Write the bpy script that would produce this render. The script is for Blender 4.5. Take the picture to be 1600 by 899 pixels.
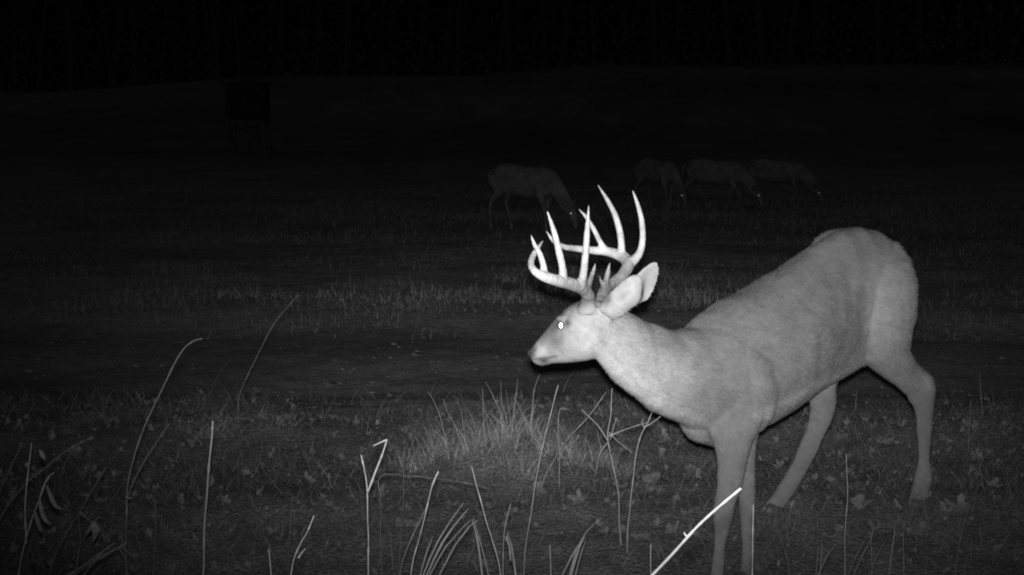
import bpy, bmesh, math, random
import numpy as np
from mathutils import Vector, noise as mnoise

random.seed(7)
RNG = np.random.default_rng(11)
scene = bpy.context.scene
for o in list(bpy.data.objects):
    bpy.data.objects.remove(o)
COL = scene.collection

# ------------------------------------------------------------------ camera
F = 2084.0                      # focal length in photo pixels (1600 wide)
EYE = 1.27                      # lens height above the level of the dirt track
PITCH = math.atan((449.5 - 212.0) / F)
CP, SP = math.cos(PITCH), math.sin(PITCH)
cam_data = bpy.data.cameras.new('trail_camera')
cam_data.sensor_width = 36.0
cam_data.lens = F / 1600.0 * 36.0
cam_data.clip_start = 0.05
cam_data.clip_end = 3000.0
cam = bpy.data.objects.new('trail_camera', cam_data)
cam.location = (0, 0, EYE)
cam.rotation_euler = (math.pi / 2 - PITCH, 0, 0)
COL.objects.link(cam)
scene.camera = cam

# ------------------------------------------------------------------ last dusk light
world = bpy.data.worlds.new('World')
scene.world = world
world.use_nodes = True
nt = world.node_tree
bg = nt.nodes['Background']
sky = nt.nodes.new('ShaderNodeTexSky')
sky.sky_type = 'NISHITA'
sky.sun_disc = False
sky.sun_elevation = math.radians(-5.0)
sky.sun_rotation = math.radians(215)
bw = nt.nodes.new('ShaderNodeRGBToBW')       # the infrared sensor sees no colour
nt.links.new(sky.outputs[0], bw.inputs[0])
nt.links.new(bw.outputs[0], bg.inputs['Color'])
bg.inputs['Strength'].default_value = 1.5

# ------------------------------------------------------------------ the camera's infrared flash
flash_data = bpy.data.lights.new('infrared_flash', 'SPOT')
flash_data.energy = 1150.0
flash_data.color = (1, 1, 1)
flash_data.spot_size = math.radians(120)
flash_data.spot_blend = 0.3
flash_data.use_nodes = True                  # beam of the LED row: wide bell across, narrower bell up and down
fn, fl = flash_data.node_tree.nodes, flash_data.node_tree.links
ftc = fn.new('ShaderNodeTexCoord'); fsep = fn.new('ShaderNodeSeparateXYZ')
fl.new(ftc.outputs['Normal'], fsep.inputs[0])


def fmath(op, a_, b_=None):
    q_ = fn.new('ShaderNodeMath'); q_.operation = op
    for i_, v_ in enumerate((a_, b_)):
        if v_ is None: continue
        if isinstance(v_, (int, float)): q_.inputs[i_].default_value = v_
        else: fl.new(v_, q_.inputs[i_])
    return q_.outputs[0]


SIG_X, SIG_Y = .315, .155
fu = fmath('DIVIDE', fmath('DIVIDE', fsep.outputs[0], fsep.outputs[2]), SIG_X)
fv = fmath('DIVIDE', fmath('DIVIDE', fsep.outputs[1], fsep.outputs[2]), SIG_Y)
fe = fmath('POWER', 2.71828, fmath('MULTIPLY', fmath('ADD', fmath('MULTIPLY', fu, fu), fmath('MULTIPLY', fv, fv)), -1.0))
fl.new(fe, fn['Emission'].inputs['Strength'])
flash_data.shadow_soft_size = 0.02
flash = bpy.data.objects.new('infrared_flash', flash_data)
flash.location = (0.0, 0.0, EYE + 0.06)
COL.objects.link(flash)


def ray(px, py):
    x = (px - 800.0) / F
    y = -(py - 449.5) / F
    return np.array([x, CP + y * SP, -SP + y * CP])


def at(px, py, Y):
    """point of the place that stands Y metres out and shows at photo pixel px, py"""
    r = ray(px, py)
    t = Y / r[1]
    return np.array([0, 0, EYE]) + r * t


flash.rotation_euler = Vector(at(920, 470, 4) - np.array([0, 0, EYE + .06])).to_track_quat('-Z', 'Y').to_euler()

scene.view_settings.view_transform = 'Standard'
scene.view_settings.look = 'None'
scene.view_settings.exposure = 0.0
scene.view_settings.gamma = 1.0
scene.render.engine = 'CYCLES'
scene.cycles.max_bounces = 4
scene.cycles.use_denoising = False       # keep the sensor-like grain
scene.cycles.filter_width = 2.0

# ------------------------------------------------------------------ helpers


def sm(a, b, x):
    t = np.clip((np.asarray(x, float) - a) / (b - a), 0, 1)
    return t * t * (3 - 2 * t)


def tag(o, label=None, cat=None, group=None, kind=None):
    if label: o['label'] = label
    if cat: o['category'] = cat
    if group: o['group'] = group
    if kind: o['kind'] = kind
    return o


def mesh_np(name, V, Fc, smooth=False):
    me = bpy.data.meshes.new(name)
    V = np.asarray(V, float)
    if isinstance(Fc, np.ndarray):
        n = Fc.shape[1]
        me.vertices.add(len(V)); me.vertices.foreach_set('co', V.ravel())
        me.loops.add(Fc.size); me.loops.foreach_set('vertex_index', Fc.ravel().astype(np.int32))
        me.polygons.add(len(Fc))
        me.polygons.foreach_set('loop_start', np.arange(0, Fc.size, n, dtype=np.int32))
        me.update(calc_edges=True)
    else:
        me.from_pydata([tuple(v) for v in V], [], Fc)
        me.update()
    if smooth:
        me.polygons.foreach_set('use_smooth', np.ones(len(me.polygons), bool))
    return me


def link(name, me, mat=None, parent=None, loc=None):
    o = bpy.data.objects.new(name, me)
    COL.objects.link(o)
    if mat and me and not me.materials:
        me.materials.append(mat)
    if parent: o.parent = parent
    if loc is not None: o.location = loc
    return o


def empty(name, loc):
    o = bpy.data.objects.new(name, None)
    o.location = tuple(loc)
    o.empty_display_size = .1
    COL.objects.link(o)
    return o


class Geo:
    """collects verts and faces for one mesh"""
    def __init__(s): s.v = []; s.f = []

    def add(s, V, Fs):
        b = len(s.v)
        s.v.extend([tuple(p) for p in V])
        s.f.extend([tuple(i + b for i in f) for f in Fs])

    def tube(s, pts, rad, n=8, cap=True):
        pts = [np.asarray(p, float) for p in pts]
        V = []; Fs = []
        a = None
        for i, p in enumerate(pts):
            d = pts[min(i + 1, len(pts) - 1)] - pts[max(i - 1, 0)]
            d = d / (np.linalg.norm(d) + 1e-12)
            if a is None:
                a = np.cross(d, [0, 0, 1.0] if abs(d[2]) < .9 else [0, 1.0, 0])
            a = a - d * (a @ d); a /= np.linalg.norm(a) + 1e-12
            b = np.cross(d, a)
            r = rad[i] if hasattr(rad, '__len__') else rad
            for k in range(n):
                t = 2 * math.pi * k / n
                V.append(p + r * (math.cos(t) * a + math.sin(t) * b))
        for i in range(len(pts) - 1):
            for k in range(n):
                k2 = (k + 1) % n
                Fs.append((i * n + k, i * n + k2, (i + 1) * n + k2, (i + 1) * n + k))
        if cap:
            Fs.append(tuple(range(n - 1, -1, -1)))
            m = (len(pts) - 1) * n
            Fs.append(tuple(range(m, m + n)))
        s.add(V, Fs)

    def loft(s, rings, n=28):
        """rings: (A, B, lateral unit vector, half width, bow); closed at both ends"""
        V = []; Fs = []
        for A, B, L, hw, bow in rings:
            c = (A + B) / 2; h = (A - B) / 2
            for k in range(n):
                t = 2 * math.pi * k / n
                ct, st = math.cos(t), math.sin(t)
                V.append(c + h * ct + L * (hw * (math.copysign(abs(st) ** .4, st) if bow else st) + bow * (1 - ct * ct)))
        m = len(rings)
        for i in range(m - 1):
            for k in range(n):
                k2 = (k + 1) % n
                Fs.append((i * n + k, i * n + k2, (i + 1) * n + k2, (i + 1) * n + k))
        for base, ring in ((0, rings[0]), ((m - 1) * n, rings[-1])):
            V.append((ring[0] + ring[1]) / 2 + ring[2] * ring[4] * .7)
            ci = len(V) - 1
            for k in range(n):
                k2 = (k + 1) % n
                Fs.append((ci, base + k2, base + k) if base == 0 else (ci, base + k, base + k2))
        s.add(V, Fs)

    def ball(s, c, r, L=None, nu=16, nv=10):
        V = []; Fs = []
        for j in range(nv + 1):
            ph = math.pi * j / nv
            for k in range(nu):
                t = 2 * math.pi * k / nu
                d = np.array([math.sin(ph) * math.cos(t), math.sin(ph) * math.sin(t), math.cos(ph)])
                if L is None: V.append(np.asarray(c) + d * np.asarray(r))
                else: V.append(np.asarray(c) + L[0] * d[0] * r[0] + L[1] * d[1] * r[1] + L[2] * d[2] * r[2])
        for j in range(nv):
            for k in range(nu):
                k2 = (k + 1) % nu
                Fs.append((j * nu + k, (j + 1) * nu + k, (j + 1) * nu + k2, j * nu + k2))
        s.add(V, Fs)

    def box(s, lo, hi, R=None, c=(0, 0, 0)):
        V = []
        for z in (lo[2], hi[2]):
            for x, y in ((lo[0], lo[1]), (hi[0], lo[1]), (hi[0], hi[1]), (lo[0], hi[1])):
                V.append(np.array([x, y, z]) + np.array(c))
        s.add(V, [(3, 2, 1, 0), (4, 5, 6, 7), (0, 1, 5, 4), (1, 2, 6, 5), (2, 3, 7, 6), (3, 0, 4, 7)])

    def mesh(s, name, origin=(0, 0, 0), smooth=True):
        V = np.array(s.v) - np.array(origin)
        return mesh_np(name, V, s.f, smooth)


def fuse(geo, name, voxel, smooth_it=6, fac=.5, origin=(0, 0, 0)):
    """melts overlapping closed shells into one continuous skin"""
    bm = bmesh.new()
    me0 = geo.mesh('tmp', origin)
    bm.from_mesh(me0)
    bmesh.ops.recalc_face_normals(bm, faces=bm.faces)
    bm.to_mesh(me0); bm.free()
    ob = bpy.data.objects.new('tmp', me0)
    COL.objects.link(ob)
    m = ob.modifiers.new('r', 'REMESH'); m.mode = 'VOXEL'; m.voxel_size = voxel
    if smooth_it:
        k = ob.modifiers.new('s', 'SMOOTH'); k.iterations = smooth_it; k.factor = fac
    dg = bpy.context.evaluated_depsgraph_get(); dg.update()
    me = bpy.data.meshes.new_from_object(ob.evaluated_get(dg))
    me.name = name
    bpy.data.objects.remove(ob); bpy.data.meshes.remove(me0)
    me.polygons.foreach_set('use_smooth', np.ones(len(me.polygons), bool))
    return me


def spline(P, n):
    """Catmull-Rom through the rows of P"""
    P = np.asarray(P, float)
    Q = np.vstack([2 * P[0] - P[1], P, 2 * P[-1] - P[-2]])
    out = []
    m = len(P) - 1
    for i in range(n + 1):
        t = i / n * m; k = min(int(t), m - 1); t -= k
        a, b, c, d = Q[k], Q[k + 1], Q[k + 2], Q[k + 3]
        out.append(.5 * (2 * b + (c - a) * t + (2 * a - 5 * b + 4 * c - d) * t * t + (3 * b - a - 3 * c + d) * t ** 3))
    return np.array(out)


def mat(name, col=.3, rough=.9, noise_scale=0, var=.3, bump=0.0, bump_scale=None, attr=None, spec=.2, metal=0.0, stretch=(1, 1, 1), detail=4):
    m = bpy.data.materials.new(name); m.use_nodes = True
    n, l = m.node_tree.nodes, m.node_tree.links
    b = n['Principled BSDF']
    b.inputs['Roughness'].default_value = rough
    b.inputs['Specular IOR Level'].default_value = spec
    b.inputs['Metallic'].default_value = metal
    b.inputs['Base Color'].default_value = (col, col, col, 1)
    src = None
    tc = n.new('ShaderNodeTexCoord'); mp = n.new('ShaderNodeMapping')
    mp.inputs['Scale'].default_value = stretch
    l.new(tc.outputs['Object'], mp.inputs[0])
    if noise_scale:
        t = n.new('ShaderNodeTexNoise'); t.inputs['Scale'].default_value = noise_scale
        t.inputs['Detail'].default_value = detail; t.inputs['Roughness'].default_value = .65
        l.new(mp.outputs[0], t.inputs['Vector'])
        mr = n.new('ShaderNodeMapRange')
        mr.inputs['From Min'].default_value = .25; mr.inputs['From Max'].default_value = .75
        mr.inputs['To Min'].default_value = 1 - var; mr.inputs['To Max'].default_value = 1 + var
        l.new(t.outputs['Fac'], mr.inputs['Value'])
        src = mr.outputs[0]
    base = None
    if attr:
        a = n.new('ShaderNodeAttribute'); a.attribute_name = attr
        base = a.outputs['Fac']
    if src is not None or base is not None:
        mu = n.new('ShaderNodeMath'); mu.operation = 'MULTIPLY'
        if base is not None: l.new(base, mu.inputs[0])
        else: mu.inputs[0].default_value = col
        if src is not None: l.new(src, mu.inputs[1])
        else: mu.inputs[1].default_value = 1
        l.new(mu.outputs[0], b.inputs['Base Color'])
    if bump:
        t2 = n.new('ShaderNodeTexNoise'); t2.inputs['Scale'].default_value = bump_scale or noise_scale
        t2.inputs['Detail'].default_value = 3
        l.new(mp.outputs[0], t2.inputs['Vector'])
        bp = n.new('ShaderNodeBump'); bp.inputs['Strength'].default_value = 1.0
        bp.inputs['Distance'].default_value = bump
        l.new(t2.outputs['Fac'], bp.inputs['Height']); l.new(bp.outputs[0], b.inputs['Normal'])
    return m


def set_attr(me, name, vals):
    a = me.attributes.new(name, 'FLOAT', 'POINT')
    a.data.foreach_set('value', np.asarray(vals, np.float32))


# ------------------------------------------------------------------ terrain
def vnoise(x, y, sc, seed):
    """smooth value noise, vectorised"""
    x = np.asarray(x, float) * sc; y = np.asarray(y, float) * sc
    xi = np.floor(x).astype(np.int64); yi = np.floor(y).astype(np.int64)
    xf = x - xi; yf = y - yi
    def h(a, b):
        k = (a * 374761393 + b * 668265263 + seed * 974634777) & 0x7fffffff
        k = ((k ^ (k >> 13)) * 1274126177) & 0x7fffffff
        return ((k ^ (k >> 16)) & 0xffff) / 65535.0
    u = xf * xf * (3 - 2 * xf); v = yf * yf * (3 - 2 * yf)
    return (h(xi, yi) * (1 - u) + h(xi + 1, yi) * u) * (1 - v) + (h(xi, yi + 1) * (1 - u) + h(xi + 1, yi + 1) * u) * v - .5


def field_edge(x):      # height of the far field edge, a step up to the right
    return 4.75 + sm(-38, -16, x) * 1.25 + sm(-5, 8, x) * .9


def gz(x, y):
    x = np.asarray(x, float); y = np.asarray(y, float)
    z = -.18 * np.clip(4.5 - y, 0, 2.4)
    z = z - .0 * x
    near = sm(7.0, 5.8, y)
    z = z + near * (.05 * vnoise(x, y, 1.7, 3) + .03 * vnoise(x, y, 5, 4) + .014 * vnoise(x, y, 13, 5))
    z = z + (1 - near) * (.02 * vnoise(x, y, 2.0, 6) + .012 * vnoise(x, y, 7, 7)) * sm(60, 12, y)
    # crest of the verge above the track, the tussock mounds and the verge of the field
    z = z + .05 * sm(5.0, 5.5, y) * sm(6.6, 5.9, y)
    z = z + .13 * np.exp(-((x + .02) ** 2 / .10 + (y - 5.0) ** 2 / .06))
    z = z + .05 * np.exp(-((x + 1.05) ** 2 / .08 + (y - 5.35) ** 2 / .05))
    z = z + .05 * sm(8.2, 9.2, y) * sm(40, 14, y)
    z = z + .55 * sm(34, 52, y) + (field_edge(x) - .55) * sm(50, 110, y) + .02 * np.clip(y - 110, 0, 400)
    return z


ys = np.unique(np.concatenate([np.arange(-12, 3, .5), np.arange(3, 7, .035), np.arange(7, 16, .09), np.arange(16, 40, .5), np.arange(40, 130, 2.0), np.arange(130, 700, 20.)]))
xs1 = np.unique(np.concatenate([np.arange(-3, 3.01, .035), np.arange(3, 9, .15), np.arange(9, 40, 1.0), np.arange(40, 400, 15.)]))
xs = np.unique(np.concatenate([xs1, -xs1[xs1 > 3]]))
XX, YY = np.meshgrid(xs, ys)
ZZ = gz(XX, YY)
V = np.stack([XX.ravel(), YY.ravel(), ZZ.ravel()], 1)
nx = len(xs)
ii = np.arange(nx - 1)[None, :] + (np.arange(len(ys) - 1) * nx)[:, None]
ii = ii.ravel()
FQ = np.stack([ii, ii + 1, ii + nx + 1, ii + nx], 1)
ground_me = mesh_np('ground', V, FQ, True)

gm = bpy.data.materials.new('soil_and_turf'); gm.use_nodes = True
n, l = gm.node_tree.nodes, gm.node_tree.links
b = n['Principled BSDF']; b.inputs['Roughness'].default_value = 1; b.inputs['Specular IOR Level'].default_value = .05
a = n.new('ShaderNodeAttribute'); a.attribute_name = 'shade'
tc = n.new('ShaderNodeTexCoord')
t1 = n.new('ShaderNodeTexNoise'); t1.inputs['Scale'].default_value = 9; t1.inputs['Detail'].default_value = 8; t1.inputs['Roughness'].default_value = .7
t2 = n.new('ShaderNodeTexNoise'); t2.inputs['Scale'].default_value = 70; t2.inputs['Detail'].default_value = 4
for t in (t1, t2): l.new(tc.outputs['Object'], t.inputs['Vector'])
ad = n.new('ShaderNodeMath'); ad.operation = 'ADD'; l.new(t1.outputs['Fac'], ad.inputs[0]); l.new(t2.outputs['Fac'], ad.inputs[1])
mr = n.new('ShaderNodeMapRange'); mr.inputs['From Min'].default_value = .6; mr.inputs['From Max'].default_value = 1.4
mr.inputs['To Min'].default_value = .4; mr.inputs['To Max'].default_value = 1.6
l.new(ad.outputs[0], mr.inputs['Value'])
mu = n.new('ShaderNodeMath'); mu.operation = 'MULTIPLY'
l.new(a.outputs['Fac'], mu.inputs[0]); l.new(mr.outputs[0], mu.inputs[1]); l.new(mu.outputs[0], b.inputs['Base Color'])
bp = n.new('ShaderNodeBump'); bp.inputs['Distance'].default_value = .013; l.new(ad.outputs[0], bp.inputs['Height']); l.new(bp.outputs[0], b.inputs['Normal'])
# what grows where is a property of the ground: bare track, verge, stubble, far meadow with mown strips
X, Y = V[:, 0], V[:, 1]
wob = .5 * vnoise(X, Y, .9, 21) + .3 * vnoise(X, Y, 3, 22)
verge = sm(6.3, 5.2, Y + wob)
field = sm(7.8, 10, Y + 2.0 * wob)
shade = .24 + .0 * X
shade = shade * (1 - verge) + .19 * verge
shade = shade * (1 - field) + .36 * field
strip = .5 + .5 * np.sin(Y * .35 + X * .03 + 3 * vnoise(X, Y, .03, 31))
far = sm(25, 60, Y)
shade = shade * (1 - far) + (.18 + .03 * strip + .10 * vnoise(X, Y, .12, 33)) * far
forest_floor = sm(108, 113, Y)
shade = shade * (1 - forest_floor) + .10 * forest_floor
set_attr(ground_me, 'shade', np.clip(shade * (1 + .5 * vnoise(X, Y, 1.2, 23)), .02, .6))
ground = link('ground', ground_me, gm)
tag(ground, 'rough ground with bare dirt track between grassy verge and meadow', kind='structure')


def gz1(x, y): return float(gz(x, y))

# ------------------------------------------------------------------ materials
M_fur = mat('deer_coat', attr='coat', rough=.85, noise_scale=60, var=.14, bump=.0015, bump_scale=240, spec=.15)
M_hair = mat('deer_hair', attr='coat', rough=.9, spec=.1)
M_doe = mat('doe_coat', col=.14, rough=.9, noise_scale=7, var=.5, bump=.01, bump_scale=60, spec=.1)
M_antler = mat('antler_bone', attr='bone', rough=.55, noise_scale=26, var=.32, bump=.004, bump_scale=110, spec=.4)
M_hoof = mat('hoof_horn', col=.10, rough=.5, noise_scale=40, var=.3, spec=.4)
M_eye = mat('eye_dark', col=.09, rough=.2, spec=.5)
M_tapetum = mat('tapetum_mirror', col=.95, rough=.36, metal=1.0)
M_blade = mat('dry_grass', attr='tone', rough=.85, spec=.15)
M_stem = mat('dry_stalk', col=.36, rough=.75, noise_scale=22, var=.35, bump=.001, bump_scale=150, spec=.2, stretch=(1, 1, .35))
M_stem_pale = mat('pale_bleached_stalk', col=.58, rough=.7, noise_scale=25, var=.4, bump=.001, bump_scale=150, spec=.25)
M_stem_dark = mat('weathered_stalk', col=.2, rough=.8, noise_scale=22, var=.35, spec=.15)
M_leaf = mat('dead_leaf', col=.2, rough=.8, noise_scale=40, var=.45, bump=.002, bump_scale=90, spec=.15)
M_bark = mat('bark', col=.05, rough=.95, noise_scale=3, var=.4, stretch=(4, 4, .6))
M_twig = mat('twigs_and_leaves', col=.16, rough=.95, noise_scale=.6, var=.4)
M_blind = mat('blind_dark_panel', col=.035, rough=.9, noise_scale=2, var=.3)
M_blind_in = mat('blind_window_dark', col=.012, rough=.9)  # near-black panels stand in for the unlit inside behind the windows
M_wood = mat('treated_timber', col=.13, rough=.85, noise_scale=3, var=.3, stretch=(1, 1, .2))

# ------------------------------------------------------------------ the buck
TH = math.radians(38)
U = np.array([-math.cos(TH), -math.sin(TH), 0])
LT = np.array([math.sin(TH), -math.cos(TH), 0])       # the buck's left, towards the camera
R0 = np.array([1.31, 4.55, 0])
buck_loc = np.array([.85, 4.2, gz1(.85, 4.2)])


def B(s, z, w=0.0): return R0 + U * s + LT * w + np.array([0, 0, z])


def unit(v): v = np.asarray(v, float); return v / np.linalg.norm(v)


def yaw_left(deg):      # left-hand direction for a heading turned deg away from the camera side (-38 = body heading)
    a = math.radians(deg); return np.array([-math.sin(a), -math.cos(a), 0])


g = Geo()
tor = [((-.055, .74), (-.045, .66), .03), ((-.04, .81), (-.03, .61), .06), ((.0, .875), (.0, .57), .085), ((.06, .925), (.05, .53), .098), ((.12, .952), (.10, .51), .105), ((.21, .966), (.2, .49), .108),
       ((.306, .960), (.29, .47), .110), ((.39, .926), (.35, .457), .120), ((.46, .893), (.41, .445), .138), ((.555, .853), (.50, .418), .160), ((.645, .818), (.60, .390), .175),
       ((.73, .790), (.70, .360), .176), ((.82, .766), (.80, .336), .164), ((.90, .735), (.885, .322), .146), ((.955, .702), (.94, .345), .125), ((.99, .68), (.98, .40), .10), ((1.03, .66), (1.02, .45), .06)]
g.loft([(B(*a_), B(*b_), LT, hw, 0) for a_, b_, hw in tor], 36)
neck = [((1150, 480, 4.05), (1150, 680, 4.05), .10, -38), ((1115, 498, 3.99), (1120, 686, 4.00), .142, -36), ((1085, 514, 3.95), (1086, 674, 3.955), .130, -32), ((1050, 518, 3.885), (1055, 657, 3.895), .116, -24), ((1012, 504, 3.81), (1015, 641, 3.815), .098, -12), ((988, 490, 3.745), (985, 617, 3.745), .09, 0),
        ((966, 480, 3.69), (957, 592, 3.69), .083, 10), ((948, 474, 3.655), (936, 566, 3.65), .075, 18), ((935, 470, 3.645), (926, 555, 3.64), .06, 22)]
g.loft([(at(*a_), at(*b_), yaw_left(y), hw, 0) for a_, b_, hw, y in neck], 32)
HY = 24
head = [((962, 486, 3.63), (945, 545, 3.635), .03), ((946, 474, 3.635), (934, 560, 3.635), .055), ((925, 467, 3.637), (920, 564, 3.64), .066), ((906, 469, 3.648), (905, 565, 3.65), .066), ((893, 476, 3.657), (893, 566, 3.66), .061), ((883, 484, 3.664), (884, 567, 3.668), .052),
        ((872, 496, 3.672), (874, 568, 3.677), .044), ((860, 509, 3.683), (864, 568, 3.687), .038), ((849, 521, 3.694), (853, 571, 3.697), .035), ((840, 530, 3.704), (844, 572, 3.706), .033), ((834, 539, 3.711), (838, 570, 3.712), .030), ((830, 546, 3.716), (834, 566, 3.717), .022)]
g.loft([(at(*a_), at(*b_), yaw_left(HY), hw, 0) for a_, b_, hw in head], 28)
LH = yaw_left(HY)
# brow ridge over the near and far eye, cheek, nostril swelling, pedicles
for sgn in (1, -1):
    g.ball(at(888, 496, 3.66) + LH * .041 * sgn, (.022, .014, .011))
    g.ball(at(914, 532, 3.645) + LH * .030 * sgn, (.05, .026, .036))
    g.ball(at(836, 550, 3.712) + LH * .02 * sgn, (.017, .014, .014))
g.tube([at(917, 486, 3.605), at(918, 473, 3.598), at(918, 465, 3.594)], [.028, .021, .016], 14)
g.tube([at(936, 482, 3.675), at(939, 470, 3.688), at(941, 463, 3.697)], [.026, .019, .014], 14)


def leg(rows, lat=LT, n=20):
    g.loft([(at(*a_), at(*b_), lat, hw, 0) for a_, b_, hw in rows], n)


# left hind
leg([((1303, 385, 4.46), (1398, 378, 4.50), .05), ((1310, 415, 4.41), (1416, 405, 4.45), .072), ((1318, 450, 4.36), (1424, 440, 4.42), .082), ((1326, 500, 4.335), (1421, 492, 4.405), .082), ((1335, 536, 4.34), (1415, 524, 4.41), .070), ((1348, 562, 4.36), (1414, 545, 4.425), .058), ((1376, 584, 4.39), (1423, 561, 4.44), .046),
     ((1402, 604, 4.42), (1440, 577, 4.465), .033), ((1418, 618, 4.45), (1456, 588, 4.49), .026), ((1429, 636, 4.47), (1460, 603, 4.5), .024), ((1434, 656, 4.48), (1458, 635, 4.5), .0205), ((1435.5, 685, 4.49), (1454, 680, 4.5), .0165), ((1435.5, 720, 4.49), (1452, 720, 4.5), .0145), ((1431, 746, 4.49), (1456, 748, 4.5), .0195), ((1426, 766, 4.48), (1449, 770, 4.49), .017), ((1423, 780, 4.475), (1446, 784, 4.485), .019)])
# right hind, stepping forward
leg([((1300, 430, 4.62), (1380, 440, 4.66), .06), ((1275, 500, 4.55), (1350, 500, 4.58), .07), ((1264, 560, 4.5), (1318, 550, 4.52), .055), ((1264, 592, 4.49), (1304, 584, 4.51), .04), ((1266, 615, 4.48), (1302, 605, 4.5), .032), ((1268, 640, 4.48), (1307, 628, 4.5), .026), ((1263, 664, 4.47), (1299, 652, 4.49), .023), ((1251, 698, 4.46), (1279, 700, 4.47), .018),
     ((1234, 732, 4.45), (1260, 738, 4.46), .0165), ((1217, 760, 4.44), (1243, 767, 4.45), .018), ((1205, 778, 4.43), (1229, 787, 4.44), .0175), ((1197, 788, 4.425), (1222, 797, 4.435), .018)])
# left fore
leg([((1085, 560, 3.93), (1190, 545, 3.99), .055), ((1092, 610, 3.90), (1192, 600, 3.96), .066), ((1103, 655, 3.89), (1189, 640, 3.95), .062), ((1114, 688, 3.885), (1181, 668, 3.93), .048), ((1121, 706, 3.885), (1172, 690, 3.92), .038), ((1124, 730, 3.885), (1165, 722, 3.91), .031), ((1123, 760, 3.885), (1157, 758, 3.9), .025), ((1119, 784, 3.885), (1147, 786, 3.9), .022), ((1116.5, 800, 3.885), (1145, 802, 3.9), .0235),
     ((1116, 816, 3.885), (1141, 818, 3.9), .022), ((1116, 834, 3.885), (1136.5, 834, 3.9), .018), ((1116.5, 855, 3.885), (1131.5, 855, 3.9), .0138), ((1112, 890, 3.885), (1130, 890, 3.9), .0142), ((1109, 912, 3.88), (1130, 914, 3.895), .0165), ((1105, 928, 3.875), (1127, 932, 3.89), .0165)])
# right fore
leg([((1125, 620, 4.11), (1195, 610, 4.15), .05), ((1136, 670, 4.09), (1187, 660, 4.13), .042), ((1148, 700, 4.08), (1178, 696, 4.11), .03), ((1154, 735, 4.08), (1176, 735, 4.1), .024), ((1157, 775, 4.08), (1177, 775, 4.1), .0205), ((1157, 805, 4.08), (1179, 805, 4.1), .021), ((1159, 828, 4.08), (1179, 828, 4.1), .018), ((1161, 850, 4.08), (1178, 850, 4.1), .0145), ((1160, 875, 4.07), (1176, 875, 4.09), .014), ((1157, 893, 4.065), (1177, 894, 4.085), .0165), ((1153, 905, 4.06), (1174, 908, 4.08), .0165)])
for dx_, dy_, Y_ in ((1453, 771, 4.50), (1449, 774, 4.47), (1240, 784, 4.45), (1237, 788, 4.42), (1131, 922, 3.90), (1177, 902, 4.085)):   # dewclaws
    g.ball(at(dx_, dy_, Y_), (.009, .007, .012))
# hips, shoulder blade, elbow, brisket, tail
BA = (U, LT, np.array([0, 0, 1.0]))
g.ball(B(.235, .872, -.055), (.125, .065, .088), BA)
for sg in (1, -1):
    g.loft([(B(.90, .70, .05 * sg), B(.78, .66, .05 * sg), LT, .05, 0), (B(.915, .62, .085 * sg), B(.745, .58, .085 * sg), LT, .082, 0), (B(.92, .53, .09 * sg), B(.73, .50, .09 * sg), LT, .085, 0), (B(.92, .44, .09 * sg), B(.735, .42, .09 * sg), LT, .07, 0), (B(.90, .38, .09 * sg), B(.77, .38, .09 * sg), LT, .04, 0)], 24)
g.ball(B(.93, .43, 0), (.065, .085, .09), BA)
g.tube([B(-.0, .86), B(-.05, .80), B(-.075, .70), B(-.07, .60)], [.03, .028, .024, .008], 10)
# ears: thin cupped leaves of skin


def ear(rows, lat, thick, bow):
    m = len(rows) - 1
    g.loft([(at(*a_), at(*b_), lat, thick * (1 - .35 * i / m), bow * math.sin(math.pi * min(1, .15 + i / m * .85))) for i, (a_, b_) in enumerate(rows)], 26)


ear([((934, 484, 3.60), (956, 500, 3.60)), ((943, 467, 3.585), (971, 495, 3.59)), ((957, 452, 3.575), (986, 484, 3.585)), ((971, 440, 3.57), (999, 475, 3.58)), ((983, 432, 3.565), (1004, 462, 3.575)), ((993, 429, 3.565), (1004, 447, 3.57)), ((998, 429, 3.565), (1003, 437, 3.565))], unit([.35, -.9, .2]), .0085, .02)
ear([((966, 468, 3.67), (980, 488, 3.67)), ((982, 446, 3.69), (1001, 474, 3.69)), ((995, 430, 3.70), (1013, 470, 3.70)), ((1007, 418, 3.71), (1023, 454, 3.71)), ((1016, 411, 3.71), (1029, 437, 3.71)), ((1022, 408.5, 3.71), (1030, 424, 3.71)), ((1026, 409, 3.71), (1029, 415, 3.71))], unit([.2, -.95, .25]), .0085, -.015)

body_me = fuse(g, 'body', .0036, 15, .5, buck_loc)
nrm_ = np.empty(len(body_me.vertices) * 3); body_me.vertices.foreach_get('normal', nrm_); nrm_ = nrm_.reshape(-1, 3)
co = np.empty(len(body_me.vertices) * 3); body_me.vertices.foreach_get('co', co); co = co.reshape(-1, 3)
swell = np.array([mnoise.noise(Vector(p * 11)) * .0045 + mnoise.noise(Vector(p * 26)) * .0016 for p in co])
co = co + nrm_ * swell[:, None]
body_me.vertices.foreach_set('co', co.ravel()); body_me.update()
co = np.empty(len(body_me.vertices) * 3); body_me.vertices.foreach_get('co', co); co = co.reshape(-1, 3)
W = co + buck_loc


def project(W):
    d = W - np.array([0, 0, EYE])
    dep = d[:, 1] * CP - d[:, 2] * SP
    return 800 + F * d[:, 0] / dep, 449.5 - F * (d[:, 1] * SP + d[:, 2] * CP) / dep


PX, PY = project(W)


def spot(cx, cy, rx, ry=None, ang=0):
    ry = ry or rx
    a = math.radians(ang)
    dx, dy = PX - cx, PY - cy
    u_ = (dx * math.cos(a) + dy * math.sin(a)) / rx; v_ = (-dx * math.sin(a) + dy * math.cos(a)) / ry
    return np.exp(-(u_ * u_ + v_ * v_))


coat = np.full(len(W), .19)
s_ = (W - R0) @ U; w_ = (W - R0) @ LT


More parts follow.
